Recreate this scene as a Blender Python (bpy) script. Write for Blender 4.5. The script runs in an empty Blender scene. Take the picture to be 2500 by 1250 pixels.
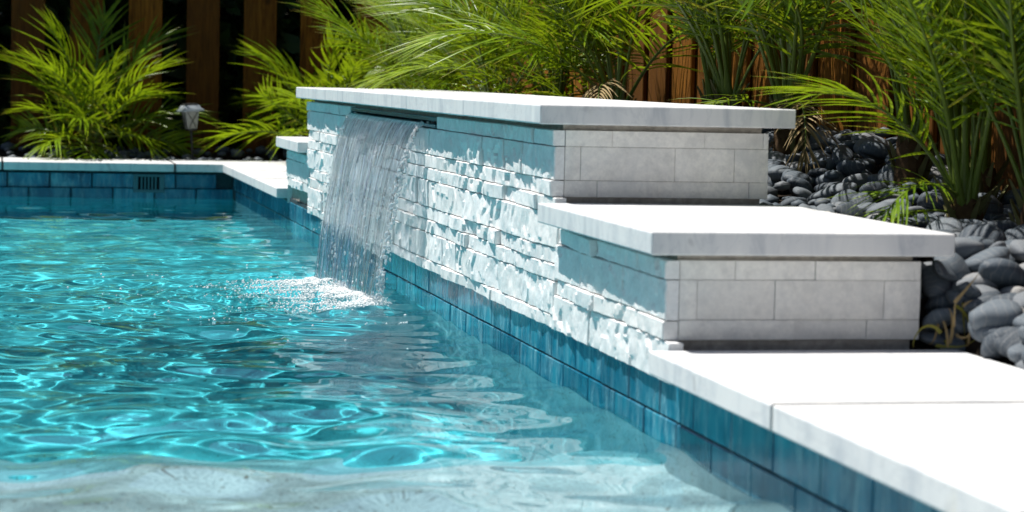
import bpy, bmesh, math, random
import numpy as np
from mathutils import Vector, Matrix, noise, Quaternion

random.seed(7)
rng = np.random.default_rng(11)
sc = bpy.context.scene
COL = sc.collection

# ------------------------------------------------------------------ camera
CAM = Vector((-1.2451, 0.0, 0.6908))
YAW, PITCH, ROLL, FPX = 0.2219, -0.0778, 0.0227, 5611.4
Fv = Vector((math.sin(YAW)*math.cos(PITCH), math.cos(YAW)*math.cos(PITCH), math.sin(PITCH)))
Rv = Vector((math.cos(YAW), -math.sin(YAW), 0.0))
Uv = Rv.cross(Fv)
R2 = Rv*math.cos(ROLL) + Uv*math.sin(ROLL)
U2 = -Rv*math.sin(ROLL) + Uv*math.cos(ROLL)
cd = bpy.data.cameras.new('camera')
cam = bpy.data.objects.new('camera', cd)
COL.objects.link(cam)
cam.matrix_world = Matrix(((R2.x, U2.x, -Fv.x, CAM.x), (R2.y, U2.y, -Fv.y, CAM.y),
                           (R2.z, U2.z, -Fv.z, CAM.z), (0, 0, 0, 1)))
cd.sensor_width = 36.0
cd.lens = FPX/2500.0*36.0
cd.clip_start = 0.05
cd.clip_end = 800.0
cd.dof.use_dof = True
cd.dof.focus_distance = 6.8
cd.dof.aperture_fstop = 6.0
sc.camera = cam

# ------------------------------------------------------------------ sky, sun, exposure
SUN = Vector((-0.38, 0.25, 1.0)).normalized()
world = bpy.data.worlds.new('World')
sc.world = world
world.use_nodes = True
wn = world.node_tree
wn.nodes.clear()
wo = wn.nodes.new('ShaderNodeOutputWorld')
wb = wn.nodes.new('ShaderNodeBackground')
ws = wn.nodes.new('ShaderNodeTexSky')
ws.sky_type = 'NISHITA'
ws.sun_disc = False
ws.sun_elevation = math.asin(SUN.z)
ws.sun_rotation = math.atan2(SUN.x, SUN.y)
wb.inputs['Strength'].default_value = 0.05
wn.links.new(ws.outputs[0], wb.inputs[0])
wn.links.new(wb.outputs[0], wo.inputs[0])
sd = bpy.data.lights.new('sun', 'SUN')
sd.energy = 5.0
sd.angle = math.radians(0.5)
sd.color = (1.0, 0.965, 0.91)
sun = bpy.data.objects.new('sun', sd)
COL.objects.link(sun)
sun.rotation_euler = SUN.to_track_quat('Z', 'Y').to_euler()
sd.cycles.is_caustics_light = True
vs = sc.view_settings
vs.view_transform = 'Standard'
vs.look = 'None'
vs.exposure = 0.58
vs.gamma = 1.0
vs.use_curve_mapping = False
cy = sc.cycles
cy.use_denoising = True
cy.max_bounces = 12
cy.diffuse_bounces = 4
cy.glossy_bounces = 4
cy.transmission_bounces = 8
cy.transparent_max_bounces = 24
cy.volume_bounces = 0
cy.caustics_refractive = True
cy.caustics_reflective = False
cy.sample_clamp_indirect = 4.0
cy.sample_clamp_direct = 30.0
cy.blur_glossy = 0.3

# ------------------------------------------------------------------ helpers
def link(o, parent=None):
    COL.objects.link(o)
    if parent is not None:
        o.parent = parent
    return o

def mesh_obj(name, verts, faces, mat, parent=None, smooth=False, loc=None):
    me = bpy.data.meshes.new(name)
    me.from_pydata([tuple(v) for v in verts], [], [tuple(f) for f in faces])
    me.update()
    if mat is not None:
        me.materials.append(mat)
    if smooth:
        me.shade_smooth()
    o = bpy.data.objects.new(name, me)
    if loc is not None:
        o.location = loc
    return link(o, parent)

def inst(name, me, parent=None, loc=(0, 0, 0), rot=(0, 0, 0), scale=(1, 1, 1)):
    o = bpy.data.objects.new(name, me)
    o.location = loc
    o.rotation_euler = rot
    o.scale = scale
    return link(o, parent)

def empty(name, loc=(0, 0, 0)):
    o = bpy.data.objects.new(name, None)
    o.location = loc
    o.empty_display_size = 0.1
    return link(o)

def tag(o, label=None, cat=None, group=None, kind=None):
    if label: o['label'] = label
    if cat: o['category'] = cat
    if group: o['group'] = group
    if kind: o['kind'] = kind
    return o

def bm_mesh(name, bm, mat, smooth=False):
    me = bpy.data.meshes.new(name)
    bm.normal_update()
    bm.to_mesh(me)
    bm.free()
    me.materials.append(mat)
    if smooth:
        me.shade_smooth()
    return me

def box_bm(x0, x1, y0, y1, z0, z1, bevel=0.0, seg=1):
    bm = bmesh.new()
    bmesh.ops.create_cube(bm, size=1.0)
    bmesh.ops.scale(bm, vec=(x1-x0, y1-y0, z1-z0), verts=bm.verts)
    bmesh.ops.translate(bm, vec=((x0+x1)/2, (y0+y1)/2, (z0+z1)/2), verts=bm.verts)
    if bevel > 0:
        bmesh.ops.bevel(bm, geom=list(bm.edges), offset=bevel, segments=seg, affect='EDGES', profile=0.5)
    return bm

def grid_faces(nu, nv, off=0, flip=False):
    f = []
    for j in range(nv-1):
        for i in range(nu-1):
            a = off+j*nu+i
            q = (a, a+1, a+nu+1, a+nu)
            f.append(q[::-1] if flip else q)
    return f

# ------------------------------------------------------------------ materials
def new_mat(name):
    m = bpy.data.materials.new(name)
    m.use_nodes = True
    nt = m.node_tree
    nt.nodes.clear()
    out = nt.nodes.new('ShaderNodeOutputMaterial')
    return m, nt, out

class NB:
    """small node builder"""
    def __init__(s, name):
        s.m, s.nt, s.out = new_mat(name)
    def n(s, t, **kw):
        nd = s.nt.nodes.new(t)
        for k, v in kw.items():
            if k.startswith('i_'):
                nd.inputs[k[2:].replace('_', ' ')].default_value = v
            else:
                setattr(nd, k, v)
        return nd
    def l(s, a, b):
        s.nt.links.new(a, b)
    def coords(s, scale=(1, 1, 1), kind='Object', rot=(0, 0, 0)):
        tc = s.n('ShaderNodeTexCoord')
        mp = s.n('ShaderNodeMapping')
        mp.inputs['Scale'].default_value = scale
        mp.inputs['Rotation'].default_value = rot
        s.l(tc.outputs[kind], mp.inputs['Vector'])
        return mp.outputs['Vector']
    def world(s, scale=(1, 1, 1), rot=(0, 0, 0)):
        g = s.n('ShaderNodeNewGeometry')
        mp = s.n('ShaderNodeMapping')
        mp.inputs['Scale'].default_value = scale
        mp.inputs['Rotation'].default_value = rot
        s.l(g.outputs['Position'], mp.inputs['Vector'])
        return mp.outputs['Vector']
    def noise(s, vec, scale, detail=4, rough=0.6, dist=0.0):
        nd = s.n('ShaderNodeTexNoise')
        nd.inputs['Scale'].default_value = scale
        nd.inputs['Detail'].default_value = detail
        nd.inputs['Roughness'].default_value = rough
        nd.inputs['Distortion'].default_value = dist
        s.l(vec, nd.inputs['Vector'])
        return nd.outputs['Fac']
    def ramp(s, fac, stops):
        r = s.n('ShaderNodeValToRGB')
        cr = r.color_ramp
        while len(cr.elements) < len(stops):
            cr.elements.new(0.5)
        for e, (p, c) in zip(cr.elements, stops):
            e.position = p
            e.color = (c[0], c[1], c[2], 1) if not isinstance(c, (int, float)) else (c, c, c, 1)
        s.l(fac, r.inputs['Fac'])
        return r.outputs['Color']
    def mix(s, fac, a, b, blend='MIX'):
        nd = s.n('ShaderNodeMix', data_type='RGBA', blend_type=blend)
        for sock, v in ((nd.inputs[0], fac), (nd.inputs[6], a), (nd.inputs[7], b)):
            if hasattr(v, 'is_linked'):
                s.l(v, sock)
            elif isinstance(v, (int, float)):
                sock.default_value = v
            else:
                sock.default_value = (v[0], v[1], v[2], 1)
        return nd.outputs[2]
    def bump(s, h, strength=0.3, dist=0.01, nrm=None):
        b = s.n('ShaderNodeBump')
        b.inputs['Strength'].default_value = strength
        b.inputs['Distance'].default_value = dist
        s.l(h, b.inputs['Height'])
        if nrm is not None:
            s.l(nrm, b.inputs['Normal'])
        return b.outputs['Normal']
    def rand(s):
        return s.n('ShaderNodeObjectInfo').outputs['Random']
    def pbr(s, col, rough=0.5, nrm=None, spec=0.5, **kw):
        p = s.n('ShaderNodeBsdfPrincipled')
        for k, v in (('Base Color', col), ('Roughness', rough)):
            if hasattr(v, 'is_linked'):
                s.l(v, p.inputs[k])
            elif isinstance(v, (int, float)):
                p.inputs[k].default_value = v
            else:
                p.inputs[k].default_value = (v[0], v[1], v[2], 1)
        p.inputs['Specular IOR Level'].default_value = spec
        for k, v in kw.items():
            p.inputs[k].default_value = v
        if nrm is not None:
            s.l(nrm, p.inputs['Normal'])
        return p
    def done(s, bsdf):
        s.l(bsdf.outputs[0], s.out.inputs['Surface'])
        return s.m

def mat_marble():
    b = NB('white_marble')
    v = b.world((1, 1, 1), (0.5, 0.3, 0.7))
    big = b.noise(b.world((6, 6, 1.6), (0.12, 0.25, 0.2)), 2.2, 6, 0.62, 0.8)
    fine = b.noise(v, 160, 4, 0.7)
    streak = b.noise(b.world((30, 30, 2.2), (0.2, 0.1, 0.0)), 1.2, 3, 0.6, 0.3)
    c = b.ramp(big, [(0.32, (0.46, 0.48, 0.51)), (0.48, (0.64, 0.642, 0.645)), (0.66, (0.71, 0.705, 0.695))])
    c = b.mix(b.ramp(streak, [(0.45, 0.0), (0.75, 0.30)]), c, (0.62, 0.625, 0.635))
    rust = b.noise(b.world((9, 9, 2)), 1.3, 3, 0.55)
    c = b.mix(b.ramp(rust, [(0.66, 0.0), (0.76, 0.30)]), c, (0.66, 0.60, 0.47))
    spot = b.noise(b.world((5, 9, 5)), 3.0, 2, 0.5)
    c = b.mix(b.ramp(spot, [(0.70, 0.0), (0.76, 0.6)]), c, (0.36, 0.36, 0.37))
    vein = b.noise(b.world((3.2, 1.3, 3.2), (0.0, 0.0, 0.5)), 2.4, 7, 0.6, 1.6)
    c = b.mix(b.ramp(vein, [(0.475, 0.0), (0.50, 0.30), (0.525, 0.0)]), c, (0.40, 0.42, 0.45))
    ob = b.rand()
    c = b.mix(b.ramp(ob, [(0, 0.0), (1, 0.12)]), c, (0.66, 0.68, 0.70))
    return b.done(b.pbr(c, b.ramp(fine, [(0.3, 0.42), (0.7, 0.6)]), b.bump(fine, 0.12, 0.002), 0.35))

def mat_quartz(name, split):
    b = NB(name)
    v = b.world()
    big = b.noise(v, 7, 6, 0.65, 0.6)
    fine = b.noise(v, 90, 8, 0.75)
    mid = b.noise(v, 28, 6, 0.7)
    if split:
        c = b.ramp(big, [(0.30, (0.72, 0.745, 0.76)), (0.5, (0.86, 0.86, 0.855)), (0.72, (0.90, 0.89, 0.87))])
    else:
        c = b.ramp(big, [(0.32, (0.66, 0.655, 0.645)), (0.5, (0.86, 0.84, 0.80)), (0.66, (0.92, 0.895, 0.84))])
    c = b.mix(b.ramp(mid, [(0.36, 0.40 if not split else 0.3), (0.52, 0.0)]), c, (0.50, 0.49, 0.475), 'MIX')
    c = b.mix(b.ramp(fine, [(0.35, 0.45), (0.62, 0.0)]), c, (0.54, 0.545, 0.55), 'MIX')
    c = b.mix(b.ramp(b.rand(), [(0, 0.0), (0.6, 0.10), (1, 0.42)]), c, (0.60, 0.585, 0.555))
    rust = b.noise(b.world((1.4, 1.4, 0.6)), 9, 4, 0.6)
    c = b.mix(b.ramp(rust, [(0.66, 0.0), (0.78, 0.40)]), c, (0.56, 0.47, 0.34))
    nrm = b.bump(mid, 0.35 if split else 0.18, 0.005)
    nrm = b.bump(fine, 0.55 if split else 0.3, 0.003, nrm)
    p = b.pbr(c, 0.5 if split else 0.6, nrm, 0.4)
    if split:
        p.inputs['Subsurface Weight'].default_value = 0.0
    return b.done(p)

def mat_mortar(name='grey_mortar', col=(0.42, 0.38, 0.33)):
    b = NB(name)
    f = b.noise(b.world(), 60, 6, 0.7)
    g = b.noise(b.world(), 9, 4, 0.6)
    c = b.ramp(f, [(0.3, [x*0.6 for x in col]), (0.7, [x*1.2 for x in col])])
    c = b.mix(b.ramp(g, [(0.4, 0.0), (0.7, 0.5)]), c, [x*0.5 for x in col])
    return b.done(b.pbr(c, 0.9, b.bump(f, 0.6, 0.004), 0.2))

def mat_tile():
    b = NB('blue_glazed_tile')
    v = b.world((1, 1, 0.30))
    s1 = b.noise(v, 26, 6, 0.65, 0.4)
    s2 = b.noise(b.world((1, 1, 0.35)), 11, 4, 0.6, 0.3)
    c = b.ramp(s2, [(0.32, (0.003, 0.075, 0.140)), (0.5, (0.008, 0.160, 0.260)), (0.68, (0.030, 0.270, 0.370))])
    c = b.mix(b.ramp(s1, [(0.46, 0.0), (0.66, 0.62)]), c, (0.22, 0.42, 0.48))
    c = b.mix(b.ramp(b.rand(), [(0, 0.0), (0.4, 0.10), (1, 0.78)]), c, (0.004, 0.070, 0.130))
    return b.done(b.pbr(c, b.ramp(s1, [(0.4, 0.12), (0.65, 0.30)]), b.bump(s2, 0.15, 0.004), 0.32))

def mat_wood():
    b = NB('cedar_fence_board')
    rnd = b.n('ShaderNodeObjectInfo').outputs['Random']
    tc = b.n('ShaderNodeNewGeometry').outputs['Position']
    add = b.n('ShaderNodeVectorMath', operation='ADD')
    cmb = b.n('ShaderNodeCombineXYZ')
    mul = b.n('ShaderNodeMath', operation='MULTIPLY', i_Value=0.0)
    mul.inputs[1].default_value = 37.0
    b.l(rnd, mul.inputs[0])
    b.l(mul.outputs[0], cmb.inputs['Z'])
    b.l(tc, add.inputs[0]); b.l(cmb.outputs[0], add.inputs[1])
    mp = b.n('ShaderNodeMapping')
    mp.inputs['Scale'].default_value = (1, 1, 0.07)
    b.l(add.outputs[0], mp.inputs['Vector'])
    g1 = b.noise(mp.outputs[0], 55, 6, 0.65, 1.2)
    mp2 = b.n('ShaderNodeMapping')
    mp2.inputs['Scale'].default_value = (1, 1, 0.3)
    b.l(add.outputs[0], mp2.inputs['Vector'])
    g2 = b.noise(mp2.outputs[0], 7, 4, 0.6, 0.6)
    c = b.ramp(g1, [(0.3, (0.050, 0.018, 0.003)), (0.5, (0.22, 0.085, 0.010)), (0.7, (0.36, 0.150, 0.020))])
    c = b.mix(b.ramp(g2, [(0.55, 0.0), (0.72, 0.65)]), c, (0.05, 0.022, 0.008))
    c = b.mix(b.ramp(rnd, [(0, 0.0), (1, 0.85)]), c, (0.055, 0.022, 0.005))
    knot = b.n('ShaderNodeTexVoronoi', i_Scale=3.4)
    b.l(add.outputs[0], knot.inputs['Vector'])
    c = b.mix(b.ramp(knot.outputs['Distance'], [(0.05, 0.85), (0.12, 0.0)]), c, (0.03, 0.012, 0.005))
    return b.done(b.pbr(c, 0.75, b.bump(g1, 0.5, 0.004), 0.12))

def mat_pebble():
    b = NB('slate_beach_pebble')
    v = b.coords()
    rnd = b.rand()
    f = b.noise(v, 55, 6, 0.7)
    g = b.noise(v, 9, 4, 0.6)
    c = b.ramp(rnd, [(0.0, (0.026, 0.037, 0.050)), (0.35, (0.060, 0.080, 0.102)), (0.65, (0.105, 0.130, 0.154)),
                     (0.90, (0.165, 0.180, 0.196)), (0.97, (0.24, 0.24, 0.24)), (1.0, (0.40, 0.385, 0.36))])
    c = b.mix(b.ramp(g, [(0.45, 0.0), (0.7, 0.35)]), c, (0.17, 0.18, 0.19))
    w = b.n('ShaderNodeTexWave', i_Scale=0.9)
    w.inputs['Distortion'].default_value = 7.0
    w.inputs['Detail'].default_value = 3.0
    b.l(v, w.inputs['Vector'])
    c = b.mix(b.ramp(w.outputs['Fac'], [(0.90, 0.0), (0.98, 0.35)]), c, (0.24, 0.24, 0.24))
    c = b.mix(b.ramp(f, [(0.33, 0.5), (0.5, 0.0)]), c, (0.05, 0.06, 0.07))
    return b.done(b.pbr(c, 0.62, b.bump(f, 0.35, 0.004), 0.35))

def mat_soil():
    b = NB('dark_planting_soil')
    f = b.noise(b.world(), 40, 8, 0.75)
    c = b.ramp(f, [(0.3, (0.010, 0.008, 0.006)), (0.7, (0.045, 0.033, 0.024))])
    return b.done(b.pbr(c, 0.95, b.bump(f, 0.8, 0.02), 0.1))

def mat_leaf(name, c0, c1, c2):
    b = NB(name)
    r = b.rand()
    g = b.n('ShaderNodeNewGeometry')
    n1 = b.noise(b.world(), 14, 3, 0.6)
    c = b.ramp(n1, [(0.30, c0), (0.52, c1), (0.72, c2)])
    ri = g.outputs['Random Per Island']
    c = b.mix(b.ramp(ri, [(0.0, 0.35), (0.5, 0.0)]), c, [x*0.62 for x in c0])
    c = b.mix(b.ramp(ri, [(0.90, 0.0), (1.0, 0.75)]), c, (0.34, 0.27, 0.035))
    at = b.n('ShaderNodeAttribute', attribute_name='tip')
    c = b.mix(b.ramp(at.outputs['Fac'], [(0.80, 0.0), (0.97, 0.85)]), c, (0.30, 0.19, 0.06))
    p = b.pbr(c, 0.34, None, 0.30)
    t = b.n('ShaderNodeBsdfTranslucent')
    c2m = b.mix(0.5, c, (0.30, 0.36, 0.01))
    b.l(c2m, t.inputs['Color'])
    mx = b.n('ShaderNodeMixShader')
    mx.inputs[0].default_value = 0.42
    b.l(p.outputs[0], mx.inputs[1]); b.l(t.outputs[0], mx.inputs[2])
    return b.done(mx)

def mat_plain(name, col, rough=0.6, spec=0.4, nscale=0, **kw):
    b = NB(name)
    if nscale:
        f = b.noise(b.coords(), nscale, 5, 0.65)
        c = b.ramp(f, [(0.3, [x*0.7 for x in col]), (0.7, [min(1, x*1.25) for x in col])])
        return b.done(b.pbr(c, rough, b.bump(f, 0.3, 0.003), spec, **kw))
    return b.done(b.pbr(col, rough, None, spec, **kw))

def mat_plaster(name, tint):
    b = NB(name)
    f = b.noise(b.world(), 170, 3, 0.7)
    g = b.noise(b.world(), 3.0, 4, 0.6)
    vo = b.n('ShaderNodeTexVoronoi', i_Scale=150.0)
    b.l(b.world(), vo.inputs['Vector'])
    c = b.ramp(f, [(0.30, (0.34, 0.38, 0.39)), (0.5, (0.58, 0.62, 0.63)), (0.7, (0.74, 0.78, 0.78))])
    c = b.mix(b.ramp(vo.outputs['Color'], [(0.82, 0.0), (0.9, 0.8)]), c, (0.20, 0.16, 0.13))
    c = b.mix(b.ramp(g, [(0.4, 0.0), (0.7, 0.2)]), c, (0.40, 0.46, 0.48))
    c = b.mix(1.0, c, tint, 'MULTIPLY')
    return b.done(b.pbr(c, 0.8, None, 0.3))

def mat_water():
    b = NB('pool_water')
    g = b.n('ShaderNodeBsdfGlass')
    g.inputs['IOR'].default_value = 1.333
    g.inputs['Roughness'].default_value = 0.0
    g.inputs['Color'].default_value = (0.88, 0.98, 1.0, 1)
    b.l(g.outputs[0], b.out.inputs['Surface'])
    return b.m

M_MARBLE = mat_marble()
M_SPLIT = mat_quartz('split_face_quartz', True)
M_FLAT = mat_quartz('sawn_quartz', False)
M_MORTAR = mat_mortar()
M_GROUT = mat_mortar('dark_tile_grout', (0.035, 0.06, 0.07))
M_JOINT = mat_mortar('grey_coping_grout', (0.12, 0.115, 0.11))
M_TILE = mat_tile()
M_WOOD = mat_wood()
M_PEBBLE = mat_pebble()
M_SOIL = mat_soil()
M_PLASTER = mat_plaster('deep_water_tint_plaster', (0.120, 0.90, 1.0))  # light absorption of deep water put into the plaster colour
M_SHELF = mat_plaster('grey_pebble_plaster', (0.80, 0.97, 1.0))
M_SIDE = mat_plaster('mid_depth_tint_plaster', (0.42, 0.92, 1.0))  # weaker water-absorption tint in the plaster colour, for slope and right wall
M_WATER = mat_water()

# ------------------------------------------------------------------ pool shell
PX0, PY0, PY1 = -4.6, -1.6, 12.413
DEEP, SHELF, SHY = -1.25, -0.22, 4.20

def build_pool():
    # ground sheet with a hole for the pool and the raised planter
    xs = [-90, PX0-0.02, 1.4, 90]
    ys = [-90, PY0-0.02, 13.75, 90]
    v = [(x, y, 0.10) for y in ys for x in xs]
    f = [q for k, q in enumerate(grid_faces(4, 4)) if k != 4]
    tag(mesh_obj('ground', v, f, M_SOIL), kind='structure')
    # basin: deep floor, shelf, walls
    x0, x1, y0, y1 = PX0, 0.006, PY0, PY1+0.006
    V, Fc = [], []
    def quad(*p):
        n = len(V); V.extend(p); Fc.append((n, n+1, n+2, n+3))
    quad((x0, SHY, DEEP), (x1, SHY, DEEP), (x1, y1, DEEP), (x0, y1, DEEP))
    quad((x0, y0, SHELF), (x1, y0, SHELF), (x1, SHY, SHELF), (x0, SHY, SHELF))
    quad((x0, SHY+0.42, -0.50), (x0, SHY, SHELF), (x1, SHY, SHELF), (x1, SHY+0.42, -0.50))
    t = -0.03
    quad((x1, SHY, DEEP), (x1, SHY, t), (x1, y1, t), (x1, y1, DEEP))
    quad((x1, y0, SHELF), (x1, y0, t), (x1, SHY, t), (x1, SHY, SHELF))
    quad((x1, y1, DEEP), (x1, y1, t), (x0, y1, t), (x0, y1, DEEP))
    quad((x0, y1, DEEP), (x0, y1, 0.14), (x0, SHY, 0.14), (x0, SHY, DEEP))
    quad((x0, SHY, SHELF), (x0, SHY, 0.14), (x0, y0, 0.14), (x0, y0, SHELF))
    quad((x0, y0, SHELF), (x0, y0, 0.14), (x1, y0, 0.14), (x1, y0, SHELF))
    quad((x0, SHY+0.75, DEEP), (x0, SHY+0.42, -0.50), (x1, SHY+0.42, -0.50), (x1, SHY+0.75, DEEP))
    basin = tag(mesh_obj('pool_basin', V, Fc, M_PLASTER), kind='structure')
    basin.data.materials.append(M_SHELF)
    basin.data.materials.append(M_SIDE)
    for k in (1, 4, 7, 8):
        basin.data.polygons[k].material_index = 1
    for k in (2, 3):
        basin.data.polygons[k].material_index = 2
    basin.cycles.is_caustics_receiver = True
    return basin

# impact line of the falling sheet
IMP_A, IMP_B = np.array([-0.205, 7.575]), np.array([-0.14, 6.73])

def water_height(X, Y):
    r = np.random.default_rng(5)
    H = np.zeros_like(X)
    # distance to the impact line
    d = IMP_B-IMP_A
    t = np.clip(((X-IMP_A[0])*d[0]+(Y-IMP_A[1])*d[1])/(d@d), 0, 1)
    D = np.hypot(X-(IMP_A[0]+t*d[0]), Y-(IMP_A[1]+t*d[1]))
    calm = np.clip((Y-8.6)/3.6, 0, 1)
    amp_mid = (0.60+0.40*np.exp(-D/2.5))*(1-0.55*calm)
    for lam, n, slope in ((0.62, 8, 0.030), (0.36, 12, 0.043), (0.21, 14, 0.046), (0.115, 16, 0.026)):
        for i in range(n):
            th = r.uniform(0, 2*math.pi)
            L = lam*r.uniform(0.75, 1.3)
            k = 2*math.pi/L
            a = slope/k*math.sqrt(2.0/n)
            H += amp_mid*a*np.sin(k*(X*math.cos(th)+Y*math.sin(th))+r.uniform(0, 6.28))
    near = np.clip((5.6-Y)/1.4, 0, 1)
    for i in range(10):
        th = r.uniform(0, 2*math.pi)
        L = r.uniform(0.28, 0.60)
        k = 2*math.pi/L
        H += near*0.075/k*math.sqrt(0.2)*np.sin(k*(X*math.cos(th)+Y*math.sin(th))+r.uniform(0, 6.28))
    # rings spreading from the fall
    for cx, cy, L in ((-0.19, 7.3, 0.17), (-0.16, 6.85, 0.15), (-0.5, 7.0, 0.22)):
        R = np.hypot(X-cx, Y-cy)
        H += 0.0034*np.exp(-R/0.9)*np.sin(2*math.pi*R/L)
    # churned water close to the fall
    ch = np.exp(-(D/0.30)**2)
    for i in range(40):
        th = r.uniform(0, 2*math.pi)
        L = r.uniform(0.07, 0.16)
        k = 2*math.pi/L
        H += ch*0.0007*np.sin(k*(X*math.cos(th)+Y*math.sin(th))+r.uniform(0, 6.28))
    H += 0.012*np.exp(-(D/0.10)**2)
    return H

def build_water():
    xa = np.concatenate([np.linspace(PX0-0.01, -1.9, 60, endpoint=False), np.linspace(-1.9, 0.016, 175)])
    ya = np.concatenate([np.linspace(PY0-0.01, 2.7, 80, endpoint=False), np.linspace(2.7, 8.6, 590, endpoint=False),
                         np.linspace(8.6, PY1+0.016, 250)])
    X, Y = np.meshgrid(xa, ya)
    Z = water_height(X, Y)
    nx, ny = len(xa), len(ya)
    V = np.stack([X.ravel(), Y.ravel(), Z.ravel()], 1)
    idx = np.arange(nx*ny).reshape(ny, nx)
    Fq = np.stack([idx[:-1, :-1], idx[:-1, 1:], idx[1:, 1:], idx[1:, :-1]], -1).reshape(-1, 4)
    # sides and bottom close the volume
    zb = DEEP-0.05
    ring = np.concatenate([idx[0, :], idx[1:, -1], idx[-1, -2::-1], idx[-2:0:-1, 0]])
    low = V[ring].copy(); low[:, 2] = zb
    base = len(V)
    n = len(ring)
    V = np.concatenate([V, low])
    a = np.arange(n); b_ = (a+1) % n
    Fs = np.stack([ring[b_], ring[a], base+a, base+b_], -1)
    faces = Fq.tolist()+Fs.tolist()+[[base+i for i in range(n-1, -1, -1)]]
    o = mesh_obj('pool_water', V.tolist(), faces, M_WATER)
    me = o.data
    sm = np.zeros(len(me.polygons), bool); sm[:len(Fq)] = True
    me.polygons.foreach_set('use_smooth', sm)
    tag(o, kind='structure')
    o.cycles.is_caustics_caster = True
    return o

build_pool()
build_water()
# ------------------------------------------------------------------ pool walls, tiles, coping
def tile_mesh(w, h, t=0.010):
    # face looks towards -X; length along Y; pillowed edge
    c = 0.0025
    v = []
    for x, k in ((0.0, c), (c, 0.0), (t, 0.0)):
        v += [(x, -w/2+k, -h/2+k), (x, w/2-k, -h/2+k), (x, w/2-k, h/2-k), (x, -w/2+k, h/2-k)]
    f = [(0, 3, 2, 1)]
    for r in (0, 4):
        for i in range(4):
            j = (i+1) % 4
            f.append((r+i, r+j, r+4+j, r+4+i))
    me = bpy.data.meshes.new('tile')
    me.from_pydata(v, [], f)
    me.update()
    me.materials.append(M_TILE)
    return me

def build_pool_edge():
    V, Fc = [], []
    def boxf(x0, x1, y0, y1, z0, z1):
        n = len(V)
        V.extend([(x0, y0, z0), (x1, y0, z0), (x1, y1, z0), (x0, y1, z0), (x0, y0, z1), (x1, y0, z1), (x1, y1, z1), (x0, y1, z1)])
        Fc.extend([tuple(n+k for k in q) for q in ((0, 3, 2, 1), (4, 5, 6, 7), (0, 1, 5, 4), (1, 2, 6, 5), (2, 3, 7, 6), (3, 0, 4, 7))])
    boxf(0.0035, 0.45, PY0, PY1+0.45, -0.027, 0.1435)
    boxf(PX0, 0.0, PY1+0.0035, PY1+0.45, -0.0275, 0.1430)
    wall = tag(mesh_obj('pool_wall', V, Fc, M_GROUT), kind='structure')
    me = tile_mesh(0.2140, 0.0752)
    def tile(loc, rz):
        o = inst('tile', me, wall, loc, (random.uniform(-.004, .004), random.uniform(-.006, .006), rz+random.uniform(-.006, .006)))
        o.cycles.is_caustics_receiver = True
    for zc, y0 in ((0.0910, 4.203), (0.0125, 4.090)):
        k = -13
        while True:
            yc = y0+0.22*k+0.11
            if yc > PY1-0.10:
                break
            tile((random.uniform(-.0008, .0008), yc, zc), 0)
            k += 1
    for zc, x0 in ((0.0910, -0.085), (0.0125, -0.195)):
        for k in range(-11, 1):
            xc = x0+0.22*k+0.11
            if xc > -0.05: continue
            tile((xc, PY1+random.uniform(-.0008, .0008), zc), -math.pi/2)
    # coping slabs
    cop = empty('pool_coping', (0.25, 4.0, 0.145))
    tag(cop, kind='structure')
    zt, tt, g = 0.188, 0.0435, 0.0055
    def slab(x0, x1, y0, y1):
        cx, cyy = (x0+x1)/2, (y0+y1)/2
        bm = box_bm(x0-cx, x1-cx, y0-cyy, y1-cyy, -tt, 0, 0.0035, 2)
        o = bpy.data.objects.new('coping_slab', bm_mesh('coping_slab', bm, M_MARBLE))
        o.location = Vector((cx, cyy, zt+random.uniform(-.0007, .0007)))-cop.location
        link(o, cop)
    ys = [4.098, 3.398, 2.50, 1.60, 0.70, -0.20]
    for a, b_ in zip(ys[:-1], ys[1:]):
        slab(-0.0564, 0.56, b_+g, a-g)
    ys = [9.930, 10.82, 11.62, 12.352]
    for a, b_ in zip(ys[:-1], ys[1:]):
        slab(-0.0564, 0.56, a+g, b_-g)
    xs = [0.56, -0.31, -1.21, -2.11, -3.0]
    for a, b_ in zip(xs[:-1], xs[1:]):
        slab(b_+g, a-g, 12.352+g, 12.90)
    for x0, x1, y0, y1 in ((-0.052, 0.556, 3.3922, 3.4038), (-0.052, 0.556, 2.4965, 2.5035), (-0.052, 0.556, 10.8165, 10.8235), (-0.052, 0.556, 11.6165, 11.6235),
                           (-0.3135, -0.3065, 12.358, 12.898), (-1.2135, -1.2065, 12.358, 12.898)):
        bm = box_bm(x0, x1, y0, y1, 0.146, 0.1886)
        bmesh.ops.translate(bm, vec=-cop.location, verts=bm.verts)
        link(bpy.data.objects.new('mortar_joint', bm_mesh('mortar_joint', bm, M_JOINT)), cop)
    return wall

# ------------------------------------------------------------------ raised stone wall with the spillway
_cells = {}
def cell_field(seed):
    if seed not in _cells:
        r = np.random.default_rng(seed)
        n = 1500
        P = np.stack([r.uniform(3.8, 10.3, n), r.uniform(0.0, 0.70, n)], 1)
        _cells[seed] = (P, r.uniform(0, 1, n), r.normal(0, 1, (n, 2)))
    return _cells[seed]

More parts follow.
